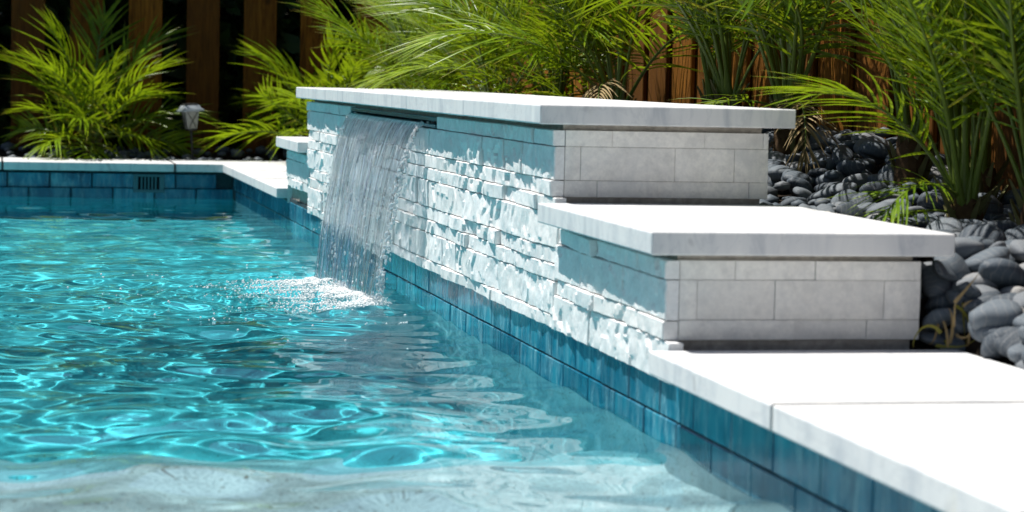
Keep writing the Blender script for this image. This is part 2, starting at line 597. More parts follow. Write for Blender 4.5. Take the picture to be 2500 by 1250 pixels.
def split_stone(name, y0, y1, z0, z1, parent, seed):
    r = np.random.default_rng(seed)
    g = 0.0011
    y0 += g; y1 -= g; z0 += g; z1 -= g
    st = 0.0062
    ny = max(5, int((y1-y0)/st)+1)
    nz = max(5, int((z1-z0)/st)+1)
    ew = 0.0016
    ya = np.concatenate([[y0], np.linspace(y0+ew, y1-ew, ny-2), [y1]])
    za = np.concatenate([[z0], np.linspace(z0+ew, z1-ew, nz-2), [z1]])
    Y, Z = np.meshgrid(ya, za)
    P, off, tl = cell_field(3)
    sy, sz = r.uniform(-0.15, 0.15), r.uniform(-0.1, 0.1)
    yy = Y+0.010*np.sin(Z*90+seed)+sy
    zz = Z+sz
    near = np.abs(P[:, 0]-(y0+y1)/2-sy) < (y1-y0)/2+0.12
    P, off, tl = P[near], off[near], tl[near]
    D = (((yy.ravel()[:, None]-P[None, :, 0])/0.85)**2+(zz.ravel()[:, None]-P[None, :, 1])**2)
    k = D.argmin(1)
    base = r.uniform(0.0085, 0.0118)+(0.006 if r.random() < 0.10 else 0.0)
    tiltY = r.normal(0, 0.030)
    tiltZ = r.normal(0, 0.02)
    c = off[k]*0.0032 + np.clip(tl[k, 0], -1.5, 1.5)*0.075*(yy.ravel()-P[k, 0]) + np.clip(tl[k, 1], -1.5, 1.5)*0.03*(zz.ravel()-P[k, 1])
    c = c.reshape(Y.shape)
    N = np.array([noise.fractal(Vector((y*26, z*22, 3.1)), 0.8, 2.1, 4) for y, z in zip(Y.ravel(), Z.ravel())]).reshape(Y.shape)
    N2 = np.array([noise.ridged_multi_fractal(Vector((y*11, z*8, 7.7)), 0.9, 2.2, 2, 1.0, 2.0) for y, z in zip(Y.ravel(), Z.ravel())]).reshape(Y.shape)
    d = base+c+tiltY*(Y-(y0+y1)/2)+tiltZ*(Z-(z0+z1)/2)+0.0013*N+0.0008*(N2-1.0)
    e = np.minimum(np.minimum(Y-y0, y1-Y), np.minimum(Z-z0, z1-Z))
    d -= np.where(e < 1e-5, 0.0026, 0.0)
    d = np.clip(d, -0.004, 0.036)
    yc, zc = (y0+y1)/2, (z0+z1)/2
    V = np.stack([-d.ravel(), Y.ravel()-yc, Z.ravel()-zc], 1).tolist()
    F = grid_faces(ny, nz, 0, True)
    idx = np.arange(ny*nz).reshape(nz, ny)
    ring = list(idx[0, :])+list(idx[1:, -1])+list(idx[-1, -2::-1])+list(idx[-2:0:-1, 0])
    n0 = len(V)
    for i in ring:
        V.append((0.014, V[i][1], V[i][2]))
    m = len(ring)
    for i in range(m):
        j = (i+1) % m
        F.append((int(ring[i]), int(ring[j]), n0+j, n0+i))
    o = mesh_obj(name, V, F, M_SPLIT, parent, True, Vector((0, yc, zc))-parent.location)
    o.data.set_sharp_from_angle(angle=math.radians(16))
    return o

def split_lengths(y0, y1, lo, hi, r):
    out = [y0]
    while y1-out[-1] > hi*1.25:
        out.append(out[-1]+r.uniform(lo, hi))
    out.append(y1)
    return out

def build_fountain_wall():
    loc = Vector((0.25, 7.0, 0.122))
    root = empty('fountain_wall', loc)
    tag(root, 'stepped white split stone pool wall with marble coping and a wide water spillway', 'wall')
    # mortar core: three boxes in one part
    bm = bmesh.new()
    def addbox(x0, x1, y0, y1, z0, z1):
        r = bmesh.ops.create_cube(bm, size=1.0)
        for v in r['verts']:
            v.co = Vector(((x0+x1)/2+v.co.x*(x1-x0), (y0+y1)/2+v.co.y*(y1-y0), (z0+z1)/2+v.co.z*(z1-z0)))-loc
    addbox(0.012, 0.485, 5.072, 6.50, 0.10, 0.5860)
    addbox(0.060, 0.485, 6.50, 8.17, 0.10, 0.5858)
    addbox(0.0121, 0.060, 6.50, 8.17, 0.10, 0.5375)
    addbox(0.0121, 0.060, 6.50, 8.17, 0.5690, 0.5857)
    addbox(0.012, 0.485, 8.17, 9.262, 0.10, 0.5860)
    addbox(0.0122, 0.4852, 4.152, 5.073, 0.10, 0.3657)
    addbox(0.0122, 0.4852, 9.261, 9.930, 0.10, 0.3657)
    # mortar beds under the end courses
    addbox(0.02, 0.482, 4.146, 4.153, 0.150, 0.2005)
    addbox(0.02, 0.482, 5.066, 5.073, 0.380, 0.4208)
    o = bpy.data.objects.new('mortar_core', bm_mesh('mortar_core', bm, M_MORTAR))
    link(o, root)
    r = random.Random(21)
    sd_ = 100
    A = [0.573, 0.536, 0.459, 0.421, 0.384, 0.306, 0.269, 0.231, 0.153, 0.122]
    for k in range(len(A)-1):
        z1, z0 = A[k], A[k+1]
        thick = (z1-z0) > 0.06
        ya, yb = (5.062, 9.272)
        if z1 < 0.43: ya, yb = 5.034, 9.243
        spans = [(ya, yb)]
        if k == 0: spans = [(ya, 6.50), (8.17, yb)]
        for s0, s1 in spans:
            L = split_lengths(s0, s1, 0.13 if thick else 0.16, 0.34 if thick else 0.42, r)
            for a, b_ in zip(L[:-1], L[1:]):
                sd_ += 1
                split_stone('stone', a, b_, z0, z1, root, sd_)
    B = [0.353, 0.316, 0.238, 0.201, 0.122]
    for ya, yb, yc in ((4.142, 5.033, 4.104), (9.244, 9.936, 9.936)):
        for k in range(4):
            z1, z0 = B[k], B[k+1]
            lo = yc if k == 3 else ya
            L = split_lengths(lo, yb, 0.16, 0.36, r)
            for a, b_ in zip(L[:-1], L[1:]):
                sd_ += 1
                split_stone('stone', a, b_, z0, z1, root, sd_)
    # sawn stones on the end faces towards the camera
    def flat(x0, x1, y, z0, z1):
        g = 0.0005
        j = random.uniform(-0.0028, 0.0018)
        xc, zc = (x0+x1)/2, (z0+z1)/2
        bm = bmesh.new()
        nx, nz = max(3, int((x1-x0)/0.02)), max(3, int((z1-z0)/0.015))
        xa, za = np.linspace(x0+g, x1-g, nx+1), np.linspace(z0+g, z1-g, nz+1)
        V = []
        for z in za:
            for x in xa:
                e = min((x-xa[0]), (xa[-1]-x), (z-za[0]), (za[-1]-z))
                d = 0.0022*noise.fractal(Vector((x*16, z*16, y*5)), 0.9, 2, 3) - (0.0014 if e < 1e-6 else 0)
                V.append((x-xc, -d+j, z-zc))
        F = grid_faces(nx+1, nz+1, 0, False)
        idx = np.arange((nx+1)*(nz+1)).reshape(nz+1, nx+1)
        ring = list(idx[0, :])+list(idx[1:, -1])+list(idx[-1, -2::-1])+list(idx[-2:0:-1, 0])
        n0 = len(V); m = len(ring)
        for i in ring: V.append((V[i][0], 0.011, V[i][2]))
        for i in range(m):
            k2 = (i+1) % m
            F.append((int(ring[k2]), int(ring[i]), n0+i, n0+k2))
        mesh_obj('stone', V, F, M_FLAT, root, True, Vector((xc, y, zc))-loc).data.set_sharp_from_angle(angle=math.radians(40))
    for y, zz in ((5.062, [0.573, 0.536, 0.459, 0.421]), (4.142, [0.353, 0.316, 0.240, 0.2015])):
        rows = ([0.0150, 0.125, 0.345, 0.487, 0.50] if y > 5 else [0.0150, 0.125, 0.285, 0.487, 0.50],
                [0.0150, 0.052, 0.275, 0.418, 0.50] if y > 5 else [0.0150, 0.050, 0.205, 0.425, 0.50],
                [0.0150, 0.092, 0.237, 0.455, 0.50] if y > 5 else [0.0150, 0.245, 0.392, 0.50])
        for k in range(3):
            L = rows[k]
            for a, b_ in zip(L[:-1], L[1:]):
                flat(a, b_, y, zz[k+1], zz[k])
    # coping slabs
    def slab(x0, x1, y0, y1, zt, tt=0.0437):
        cx, cyy = (x0+x1)/2, (y0+y1)/2
        bm = box_bm(x0-cx, x1-cx, y0-cyy, y1-cyy, -tt, 0, 0.0032, 2)
        o = bpy.data.objects.new('coping_slab', bm_mesh('coping_slab', bm, M_MARBLE))
        o.location = Vector((cx, cyy, zt+random.uniform(-.0006, .0006)))-loc
        link(o, root)
    ys = [5.018, 5.888, 6.737, 7.640, 8.473, 9.322]
    g = 0.0012
    for a, b_ in zip(ys[:-1], ys[1:]):
        slab(-0.0564, 0.549, a+(g if a > 5.1 else 0), b_-(g if b_ < 9.3 else 0), 0.630)
    slab(-0.0564, 0.549, 4.096, 5.020, 0.4094)
    slab(-0.0564, 0.549, 9.240, 9.985, 0.4094)
    # spillway: tray, lip and end cheek
    tray = mat_plain('grey_acrylic_spillway', (0.10, 0.20, 0.23), 0.25, 0.5)
    bm = box_bm(-0.012-loc.x, 0.060-loc.x, 6.515-loc.y, 8.155-loc.y, 0.5395-loc.z, 0.5480-loc.z, 0.001)
    sp = link(bpy.data.objects.new('spillway', bm_mesh('spillway', bm, tray)), root)
    for y0, y1 in ((6.503, 6.515), (8.155, 8.167)):
        bm = box_bm(-0.006-loc.x, 0.058-loc.x, y0-loc.y, y1-loc.y, 0.5390-loc.z, 0.5688-loc.z, 0.001)
        link(bpy.data.objects.new('side_cheek', bm_mesh('side_cheek', bm, tray)), sp)
    bm = box_bm(-0.006-loc.x, 0.0585-loc.x, 6.516-loc.y, 8.154-loc.y, 0.5570-loc.z, 0.5687-loc.z, 0.001)
    link(bpy.data.objects.new('top_lip', bm_mesh('top_lip', bm, tray)), sp)
    return root

# ------------------------------------------------------------------ fences
def board_mesh(w, t, h, seed):
    r = random.Random(seed)
    bm = box_bm(-t, 0, 0, w, 0, h, 0.003)
    return bm_mesh('board', bm, M_WOOD)

def build_fences():
    bw, pitch = 0.236, 0.322
    root = empty('side_fence', (1.25, 9.0, 0.1))
    tag(root, 'sunlit orange brown board fence behind the palms, running beside the raised wall', 'fence')
    fm = [board_mesh(bw, 0.019, 1.95, s) for s in range(2)]
    y = 6.531-pitch*14
    while y < 13.3:
        w = min(1.0, (13.56-y)/bw)
        inst('board', fm[0], root, Vector((1.2695+random.uniform(-.002, .002), y, 0.0+random.uniform(-.01, .01)))+Vector((0, 0, 0.1))-root.location, (0, 0, random.uniform(-.006, .006)))
        inst('board', fm[1], root, Vector((1.2915, y-0.161, 0.1))-root.location, (0, 0, random.uniform(-.006, .006)))
        y += pitch
    for z in (0.75, 1.75):
        bm = box_bm(0.045, 0.085, -7.2, 4.5, z, z+0.085, 0.002)
        link(bpy.data.objects.new('rail', bm_mesh('rail', bm, M_WOOD)), root)
    root = empty('back_fence', (-1.0, 13.6, 0.1))
    tag(root, 'shaded dark brown board fence across the far end of the pool', 'fence')
    bw, pitch = 0.192, 0.335
    fm = [board_mesh(bw, 0.019, 1.95, 5)]
    x = -0.156-pitch*14
    while x < 1.2:
        inst('board', fm[0], root, Vector((x, 13.619+random.uniform(-.002, .002), 0.1))-root.location, (0, 0, -math.pi/2+random.uniform(-.006, .006)), (1, 1, 1))
        x += pitch
    for z in (-0.06, 1.35):
        bm = box_bm(-4.0, 2.25, 0.0205, 0.061, z, z+0.085, 0.002)
        link(bpy.data.objects.new('rail', bm_mesh('rail', bm, M_WOOD)), root)

def build_added_hedge():  # added greenery behind the back fence, there to make its gaps read black
    root = empty('added_hedge', (-1.4, 14.25, 0.1))
    tag(root, 'dark evergreen hedge put in to blacken the gaps of the back fence', 'added_hedge')
    b = NB('added_hedge_leaf')
    g = b.n('ShaderNodeNewGeometry')
    c = b.ramp(g.outputs['Random Per Island'], [(0, (0.010, 0.022, 0.006)), (1, (0.030, 0.055, 0.012))])
    leaf = b.done(b.pbr(c, 0.5, None, 0.2))
    r = np.random.default_rng(3)
    n = 30000
    C = np.stack([r.uniform(-3.4, 2.9, n), r.uniform(-0.55, 0.55, n), r.uniform(0.0, 2.7, n)], 1)
    C[:, 1] *= 0.8+0.3*np.sin(C[:, 0]*2.1)*np.cos(C[:, 2]*2.7)
    u = r.normal(size=(n, 3)); u /= np.linalg.norm(u, axis=1)[:, None]
    v = np.cross(u, r.normal(size=(n, 3))); v /= np.linalg.norm(v, axis=1)[:, None]
    a = r.uniform(0.045, 0.075, n)[:, None]
    V = np.stack([C-u*a*1.6, C+v*a*0.7, C+u*a*1.6, C-v*a*0.7], 1).reshape(-1, 3)
    F = np.arange(4*n).reshape(-1, 4)
    mesh_obj('foliage', V.tolist(), F.tolist(), leaf, root)
    bark = mat_plain('added_hedge_bark', (0.06, 0.045, 0.03), 0.9, 0.2, 20)
    for k in range(9):
        bm = bmesh.new()
        bmesh.ops.create_cone(bm, segments=8, radius1=0.035, radius2=0.012, depth=2.2, cap_ends=True)
        o = bpy.data.objects.new('stem', bm_mesh('stem', bm, bark))
        o.location = (-3.2+0.72*k+random.uniform(-.1, .1), random.uniform(-.1, .1), 1.05)
        o.rotation_euler = (random.uniform(-.08, .08), random.uniform(-.08, .08), 0)
        link(o, root)

# ------------------------------------------------------------------ planting bed and pebbles
def sstep(a, b_, x):
    t = min(1, max(0, (x-a)/(b_-a)))
    return t*t*(3-2*t)

def bed_h(x, y):
    if x < 0.45:                       # strip behind the far coping
        return 0.165+0.05*sstep(12.95, 13.5, y)
    k = sstep(3.75, 4.45, y)
    k2 = 1-sstep(9.6, 10.3, y)
    lo = 0.150+(x-0.5)*0.30
    hi = 0.325+(x-0.5)*(0.02+0.23*sstep(4.8, 6.3, y))+0.015*sstep(5.0, 6.5, y)
    h = lo+(hi-lo)*k
    fl = 0.165+(x-0.5)*0.30
    h = fl+(h-fl)*(k2 if y > 9 else 1)
    return min(h, 0.52)

def project(p):
    d = Vector(p)-CAM
    z = d.dot(Fv)
    return 1250+FPX*d.dot(R2)/z, 625-FPX*d.dot(U2)/z, z

def pebble_mesh(seed):
    r = random.Random(seed)
    bm = bmesh.new()
    bmesh.ops.create_icosphere(bm, subdivisions=3, radius=1.0)
    ax = r.uniform(0.62, 0.95); az = r.uniform(0.30, 0.52)
    o = Vector((r.uniform(0, 50), r.uniform(0, 50), 0))
    for v in bm.verts:
        p = v.co.copy()
        q = 1+0.26*noise.noise(p*0.9+o)+0.07*noise.noise(p*2.2+o)
        # superellipsoid-like flattening
        v.co = Vector((p.x*q, p.y*ax*q, math.copysign(abs(p.z)**0.85, p.z)*az*q))
    return bm_mesh('pebble', bm, M_PEBBLE, True)

def build_bed():
    xa = np.linspace(0.45, 1.40, 20)
    ya = np.linspace(0.0, 13.75, 180)
    V = [(x, y, (0.135 if (x < 0.60 and y < 4.2) else bed_h(x, y)-0.015+0.010*noise.noise(Vector((x*9, y*9, 0))))) for y in ya for x in xa]
    F = grid_faces(20, 180)
    n = len(V)
    xb = np.linspace(PX0, 0.455, 60)
    yb = np.linspace(12.86, 13.75, 14)
    V += [(x, y, bed_h(min(x, 0.44), y)-0.012+0.01*noise.noise(Vector((x*9, y*9, 0)))) for y in yb for x in xb]
    F += grid_faces(60, 14, n)
    bed = tag(mesh_obj('planting_bed', V, F, M_SOIL, None, True), kind='structure')
    meshes = [pebble_mesh(k) for k in range(14)]
    r = random.Random(3)
    spots = []
    def scatter(x0, x1, y0, y1, n, rlo, rhi, lift, sep):
        loc = []
        for _ in range(n*14):
            if len(loc) >= n: break
            x, y = r.uniform(x0, x1), r.uniform(y0, y1)
            if x > 0.45 and x < 0.575 and y < 5.05 and not (y > 4.14 and x > 0.545): continue
            if x < 0.57 and y > 5.02 and x > 0.45 and y < 9.9: continue
            rad = rlo+(rhi*1.12-rlo)*r.random()**1.4
            if any((x-a)**2+(y-b_)**2 < (sep*(rad+c))**2 for a, b_, c in loc): continue
            loc.append((x, y, rad))
            spots.append((x, y, bed_h(x, y)+lift, rad))
    scatter(0.56, 1.22, 3.35, 4.9, 215, 0.032, 0.058, 0.012, 0.72)
    scatter(0.56, 1.22, 3.35, 4.9, 110, 0.028, 0.050, 0.040, 0.80)
    scatter(0.545, 0.60, 4.13, 4.6, 16, 0.030, 0.045, -0.02, 0.6)
    scatter(0.585, 0.66, 3.55, 4.25, 34, 0.034, 0.050, 0.020, 0.62)
    scatter(0.545, 0.60, 4.12, 4.22, 5, 0.034, 0.045, -0.07, 0.5)
    scatter(0.56, 1.24, 4.9, 8.2, 360, 0.032, 0.058, 0.012, 0.74)
    scatter(0.56, 1.24, 4.9, 8.2, 170, 0.024, 0.044, 0.036, 0.85)
    scatter(-2.4, 0.45, 12.93, 13.5, 150, 0.024, 0.050, 0.012, 0.74)
    scatter(0.58, 1.2, 9.9, 12.9, 90, 0.024, 0.045, 0.012, 0.8)
    vis, rest = [], []
    for s in spots:
        px, py, dz = project(s[:3])
        size = s[3]/dz
        hidden = (s[1] > 5.0 and s[0] > 0.45 and px < 1885) or (s[0] < 0.45 and py > 392)
        if -60 < px < 2560 and -60 < py < 1300 and not hidden:
            vis.append((size, s))
        else:
            rest.append(s)
    vis.sort(key=lambda t: -t[0])
    rest += [s for _, s in vis[300:]]
    for _, (x, y, z, rad) in vis[:300]:
        inst('pebble', r.choice(meshes), bed, (x, y, z), (r.gauss(0, 0.35), r.gauss(0, 0.35), r.uniform(0, 6.28)), (rad, rad, rad))
    bm = bmesh.new()
    for x, y, z, rad in rest:
        k = bmesh.ops.create_icosphere(bm, subdivisions=1, radius=1.0)
        q = Quaternion((0, 0, 1), r.uniform(0, 6.28))
        for v in k['verts']:
            v.co = q @ Vector((v.co.x*rad, v.co.y*rad*0.8, v.co.z*rad*0.55))+Vector((x, y, z))
    o = bpy.data.objects.new('loose_pebbles', bm_mesh('loose_pebbles', bm, M_PEBBLE, True))
    tag(o, kind='stuff')
    link(o, bed)
    return bed

build_pool_edge()
build_fountain_wall()
build_fences()
build_added_hedge()
build_bed()
# ------------------------------------------------------------------ palms
M_LEAF = mat_leaf('palm_leaflet', (0.055, 0.130, 0.003), (0.165, 0.285, 0.004), (0.320, 0.430, 0.006))
M_LEAF2 = mat_leaf('palm_leaflet_deep', (0.022, 0.070, 0.005), (0.075, 0.160, 0.006), (0.180, 0.280, 0.008))
M_RACHIS = mat_plain('palm_stalk', (0.105, 0.155, 0.022), 0.35, 0.4)
M_DEAD = mat_plain('dry_palm_leaflet', (0.26, 0.19, 0.09), 0.7, 0.2)
M_TRUNK = mat_plain('palm_trunk_fibre', (0.085, 0.050, 0.024), 0.9, 0.2, 60)
M_BOOT = mat_plain('palm_leaf_base', (0.11, 0.105, 0.035), 0.7, 0.3, 30)

def frond_mesh(seed, L=0.95, bend=1.25, nl=36, leaf=0.20, mat=None, droop=0.35, wide=0.0042):
    r = random.Random(seed)
    V, F, MI, TP = [], [], [], []
    ns = 26
    pts, tans = [], []
    p = Vector((0, 0, 0))
    side = r.uniform(-0.25, 0.25)
    for i in range(ns+1):
        s = i/ns
        th = -bend*(s**1.45)
        ph = side*s*s
        t = Vector((math.cos(th)*math.cos(ph), math.cos(th)*math.sin(ph), math.sin(th)))
        pts.append(p.copy()); tans.append(t)
        p = p+t*(L/ns)
    def at(s):
        x = min(ns-1e-6, max(0, s*ns)); i = int(x); f = x-i
        return pts[i].lerp(pts[i+1], f), tans[i].lerp(tans[i+1], f).normalized()
    # stalk
    m = 6
    for i in range(ns+1):
        s = i/ns
        t = tans[i]
        B = Vector((0, 0, 1)).cross(t).normalized()
        N = t.cross(B)
        w = 0.0085*(1-s)**0.8+0.0012
        if s < 0.10: w += 0.010*(1-s/0.10)
        for k in range(m):
            a = 2*math.pi*k/m
            V.append(pts[i]+B*(w*math.cos(a))+N*(0.62*w*math.sin(a)))
    for i in range(ns):
        for k in range(m):
            k2 = (k+1) % m
            F.append((i*m+k, i*m+k2, (i+1)*m+k2, (i+1)*m+k)); MI.append(1)
    # leaflets
    for j in range(nl):
        for sg in (-1, 1):
            s = 0.26+0.74*(j+0.5*(sg > 0)+r.uniform(-.25, .25))/nl
            s = min(0.998, s)
            if r.random() < 0.05: continue
            q, t = at(s)
            B = Vector((0, 0, 1)).cross(t).normalized()
            N = t.cross(B)
            u = max(0.0, (s-0.26)/0.74)
            ln = leaf*(0.42+0.75*math.sin(math.pi*min(1, 0.14+0.80*u))**0.8)*r.uniform(0.72, 1.15)
            al = math.radians(66-44*u+r.uniform(-15, 15))
            be = math.radians(22+r.uniform(-26, 26))
            d = t*math.cos(al)+(B*sg*math.cos(be)+N*math.sin(be))*math.sin(al)
            d.normalize()
            wd = wide*r.uniform(0.75, 1.2)
            dr = droop*ln*r.uniform(0.6, 1.5)
            nseg = 5
            base = len(V)
            burn = 1.0 if r.random() < 0.45 else r.uniform(0.75, 0.95)
            sidev = d.cross(N).normalized()
            for i in range(nseg+1):
                k = i/nseg
                c = q+d*(ln*k)+Vector((0, 0, -1))*(dr*k*k)
                w = wd*(0.55+0.45*min(1, k*5))*(1-k**2.2)+0.0003
                up = N*(w*0.55)
                V.append(c+sidev*w+up); V.append(c); V.append(c-sidev*w+up)
                TP.append((base+3*i, k*burn))
            for i in range(nseg):
                a = base+i*3
                F.append((a, a+1, a+4, a+3)); MI.append(0)
                F.append((a+1, a+2, a+5, a+4)); MI.append(0)
    me = bpy.data.meshes.new('frond')
    me.from_pydata([tuple(v) for v in V], [], F)
    me.update()
    me.materials.append(mat or M_LEAF)
    tv = np.zeros(len(V), dtype=np.float32)
    for i, q in TP:
        tv[i:i+3] = q
    me.attributes.new('tip', 'FLOAT', 'POINT').data.foreach_set('value', tv)
    me.materials.append(M_RACHIS)
    me.polygons.foreach_set('material_index', MI)
    me.shade_smooth()
    return me

FR = {}
def frond(kind, k):
    key = (kind, k)
    if key not in FR:
        if kind == 'near':
            FR[key] = frond_mesh(20+k, 0.95, 0.40+0.16*k, 30, 0.21, M_LEAF2 if k == 2 else M_LEAF, droop=0.20, wide=0.0046)
        elif kind == 'erect':
            FR[key] = frond_mesh(10+k, 0.95, 0.50+0.14*k, 27, 0.25, M_LEAF2 if k == 1 else M_LEAF, droop=0.26, wide=0.0060)
        elif kind == 'arch':
            FR[key] = frond_mesh(40+k, 0.90, 0.95+0.20*k, 25, 0.27, M_LEAF if k % 3 else M_LEAF2, droop=0.45, wide=0.0062)
        elif kind == 'dead':
            FR[key] = frond_mesh(60+k, 0.70, 1.7, 22, 0.15, M_DEAD, droop=0.6)
        elif kind == 'low':
            FR[key] = frond_mesh(70+k, 0.62, 1.3+0.15*k, 24, 0.21, M_LEAF, droop=0.4, wide=0.0052)
        else:
            FR[key] = frond_mesh(90+k, 0.60, 0.50+0.22*k, 18, 0.23, M_LEAF, droop=0.30, wide=0.0074)
    return FR[key]

def trunk_mesh(h, r0, r1, seed):
    r = random.Random(seed)
    V, F, MI = [], [], []
    n, m = 10, 12
    for i in range(n+1):
        k = i/n
        for j in range(m):
            a = 2*math.pi*j/m
            w = (r0+(r1-r0)*k)*(1+0.14*noise.noise(Vector((math.cos(a)*3, math.sin(a)*3, k*9+seed))))
            V.append((w*math.cos(a), w*math.sin(a), h*k))
    for i in range(n):
        for j in range(m):
            j2 = (j+1) % m
            F.append((i*m+j, i*m+j2, (i+1)*m+j2, (i+1)*m+j)); MI.append(0)
    # old leaf bases, pointing up and out
    for q in range(int(26*h/0.25)):
        a = q*2.4; z = h*(0.1+0.9*r.random())
        rad = r0+(r1-r0)*z/h
        d = Vector((math.cos(a), math.sin(a), 0)); t = Vector((-d.y, d.x, 0))
        c = d*rad*0.85+Vector((0, 0, z))
        tip = c+d*r.uniform(0.02, 0.045)+Vector((0, 0, r.uniform(0.03, 0.07)))
        b = len(V)
        w = r.uniform(0.008, 0.014)
        V += [tuple(c+t*w), tuple(c-t*w), tuple(c+d*0.012+Vector((0, 0, -0.012))), tuple(tip+t*w*0.45), tuple(tip-t*w*0.45), tuple(tip+d*0.004)]
        F += [(b, b+1, b+4, b+3), (b+1, b+2, b+5, b+4), (b+2, b, b+3, b+5), (b+3, b+4, b+5)]; MI += [1]*4
    # fibres
    for q in range(int(60*h/0.25)):
        a = r.uniform(0, 6.28); z = h*r.random(); rad = r0*0.95
        d = Vector((math.cos(a), math.sin(a), 0)); t = Vector((-d.y, d.x, 0))
        c = d*rad+Vector((0, 0, z)); tip = c+d*r.uniform(0.0, 0.03)+t*r.uniform(-.03, .03)+Vector((0, 0, r.uniform(-.04, .04)))
        b = len(V)
        V += [tuple(c+Vector((0, 0, .002))), tuple(c-Vector((0, 0, .002))), tuple(tip)]
        F += [(b, b+1, b+2)]; MI += [0]
    me = bpy.data.meshes.new('trunk')
    me.from_pydata(V, [], F)
    me.update()
    me.materials.append(M_TRUNK); me.materials.append(M_BOOT)
    me.polygons.foreach_set('material_index', MI)
    return me

def palm(name, label, x, y, th, nf, scale, seed, group, el_lo=25, el_hi=82, kinds=('erect', 'arch'), extra=(), z=None, over=-0.15, fence=True):
    r = random.Random(seed)
    zb = (bed_h(x, y) if z is None else z)-0.03
    root = empty(name, (x, y, zb))
    tag(root, label, 'palm', group)
    link(bpy.data.objects.new('trunk', trunk_mesh(th+0.03, 0.048*scale, 0.040*scale, seed)), root)
    lst = []
    for i in range(nf):
        a = i*2.39996+r.uniform(-.3, .3)
        k = (i+0.5)/nf
        el = el_hi+(el_lo-el_hi)*k+r.uniform(-8, 8)
        kind = kinds[0] if k < 0.55 else kinds[-1]
        if fence and math.cos(a) > 0.25:         # the fence stops growth on this side
            a = (1 if r.random() < 0.5 else -1)*r.uniform(1.3, 1.9); el = max(el, 45)
        if over and math.cos(a) < over:          # keep the side over the wall clear
            el = max(el, r.uniform(52, 80)); kind = kinds[0]
        lst.append((math.degrees(a), el, kind, r.randrange(4), scale*r.uniform(0.8, 1.12)))
    lst += list(extra)
    for az, el, kind, k, s in lst:
        a, e = math.radians(az), math.radians(el)
        o = bpy.data.objects.new('frond', frond(kind, k))
        o.rotation_mode = 'QUATERNION'
        o.rotation_quaternion = Quaternion((0, 0, 1), a) @ Quaternion((0, 1, 0), -e) @ Quaternion((1, 0, 0), r.gauss(0, 0.5))
        off = Vector((math.cos(a), math.sin(a), 0))*0.022*scale
        o.location = off+Vector((0, 0, th+0.03-r.uniform(0, 0.05)))
        o.scale = (s, s, s)
        link(o, root)
    return root

G = 'palms along the fence'
palm('palm', 'multi stemmed palm at the right edge, rising over the near grey pebbles', 1.02, 4.72, 0.12, 22, 0.95, 1, G, 62, 89, over=0.2, kinds=('near', 'near'))
palm('palm', 'palm beside the middle step coping, its low fronds reaching left over the pebbles', 0.94, 4.94, 0.10, 13, 0.92, 2, G, 55, 88, over=0.2, kinds=('near', 'near'),
     extra=[(178, 58, 'low', 0, 0.80), (196, 8, 'low', 1, 0.62), (215, 22, 'low', 3, 0.65), (150, 66, 'near', 1, .8), (120, 74, 'near', 0, .9), (95, 80, 'near', 3, .9)])
palm('palm', 'thin stemmed palm tucked against the fence behind the palm beside the step', 1.13, 5.28, 0.12, 9, 0.85, 13, G, 68, 89, over=0.2, kinds=('near', 'near'))
palm('palm', 'thin palm against the fence between the two palms at the tall coping end', 1.12, 6.62, 0.16, 9, 0.85, 14, G, 62, 88, kinds=('near', 'near'))
palm('palm', 'thin upright palm against the orange boards right of the open fence stretch', 1.12, 7.42, 0.14, 9, 0.85, 15, G, 60, 88, kinds=('near', 'near'))
palm('palm', 'slender upright palm against the sunlit fence, between the pebbles and the right edge', 1.08, 5.62, 0.14, 8, 0.90, 12, G, 60, 88, over=0.2, kinds=('near', 'near'))
palm('palm', 'green palm just behind the right end of the tall wall coping', 1.00, 6.35, 0.17, 15, 0.90, 3, G, 30, 86, extra=[(200, 15, 'low', 0, 0.7), (260, 20, 'dead', 1, 0.7)])
palm('palm', 'palm with shaggy brown trunk, second behind the tall wall coping from its right end', 1.02, 6.95, 0.18, 15, 0.90, 4, G, 35, 86)
palm('palm', 'palm behind the middle of the tall coping, before the open orange fence boards', 0.98, 8.15, 0.15, 14, 0.90, 5, G, 25, 84, extra=[(178, 45, 'arch', 2, 0.85), (205, 5, 'low', 1, 0.8), (240, 30, 'dead', 0, 0.8)])
palm('palm', 'palm whose yellow green frond arches over the coping above the water sheet', 0.92, 8.85, 0.14, 16, 0.92, 6, G, 20, 84, extra=[(182, 36, 'arch', 1, 0.80), (188, 24, 'low', 3, 1.0), (172, 55, 'arch', 3, 0.95)])
palm('palm', 'bushy palm behind the coping left of the arching yellow frond', 0.92, 9.95, 0.14, 17, 0.92, 7, G, 12, 82, over=-0.5)
palm('palm', 'bushy palm in the fence corner, behind the far half of the tall coping', 0.90, 11.10, 0.14, 19, 0.95, 8, G, 8, 80, over=-0.5)
palm('palm', 'bright palm at the far end of the tall coping, against the dark fence', 0.58, 12.98, 0.12, 24, 1.0, 9, G, 5, 86, z=0.2, kinds=('small', 'small'), fence=False, over=0)
palm('palm', 'bright green palm standing alone at the left, before the dark back fence', -0.72, 13.20, 0.12, 24, 0.90, 10, None, 0, 88, kinds=('small', 'small'), fence=False, over=0, extra=[(75, 80, 'small', 0, 1.25), (20, 70, 'small', 1, 1.2), (165, 62, 'small', 1, 1.1), (200, 82, 'small', 0, 1.15), (-50, -12, 'small', 3, 0.8), (-130, -5, 'small', 2, 0.8)])

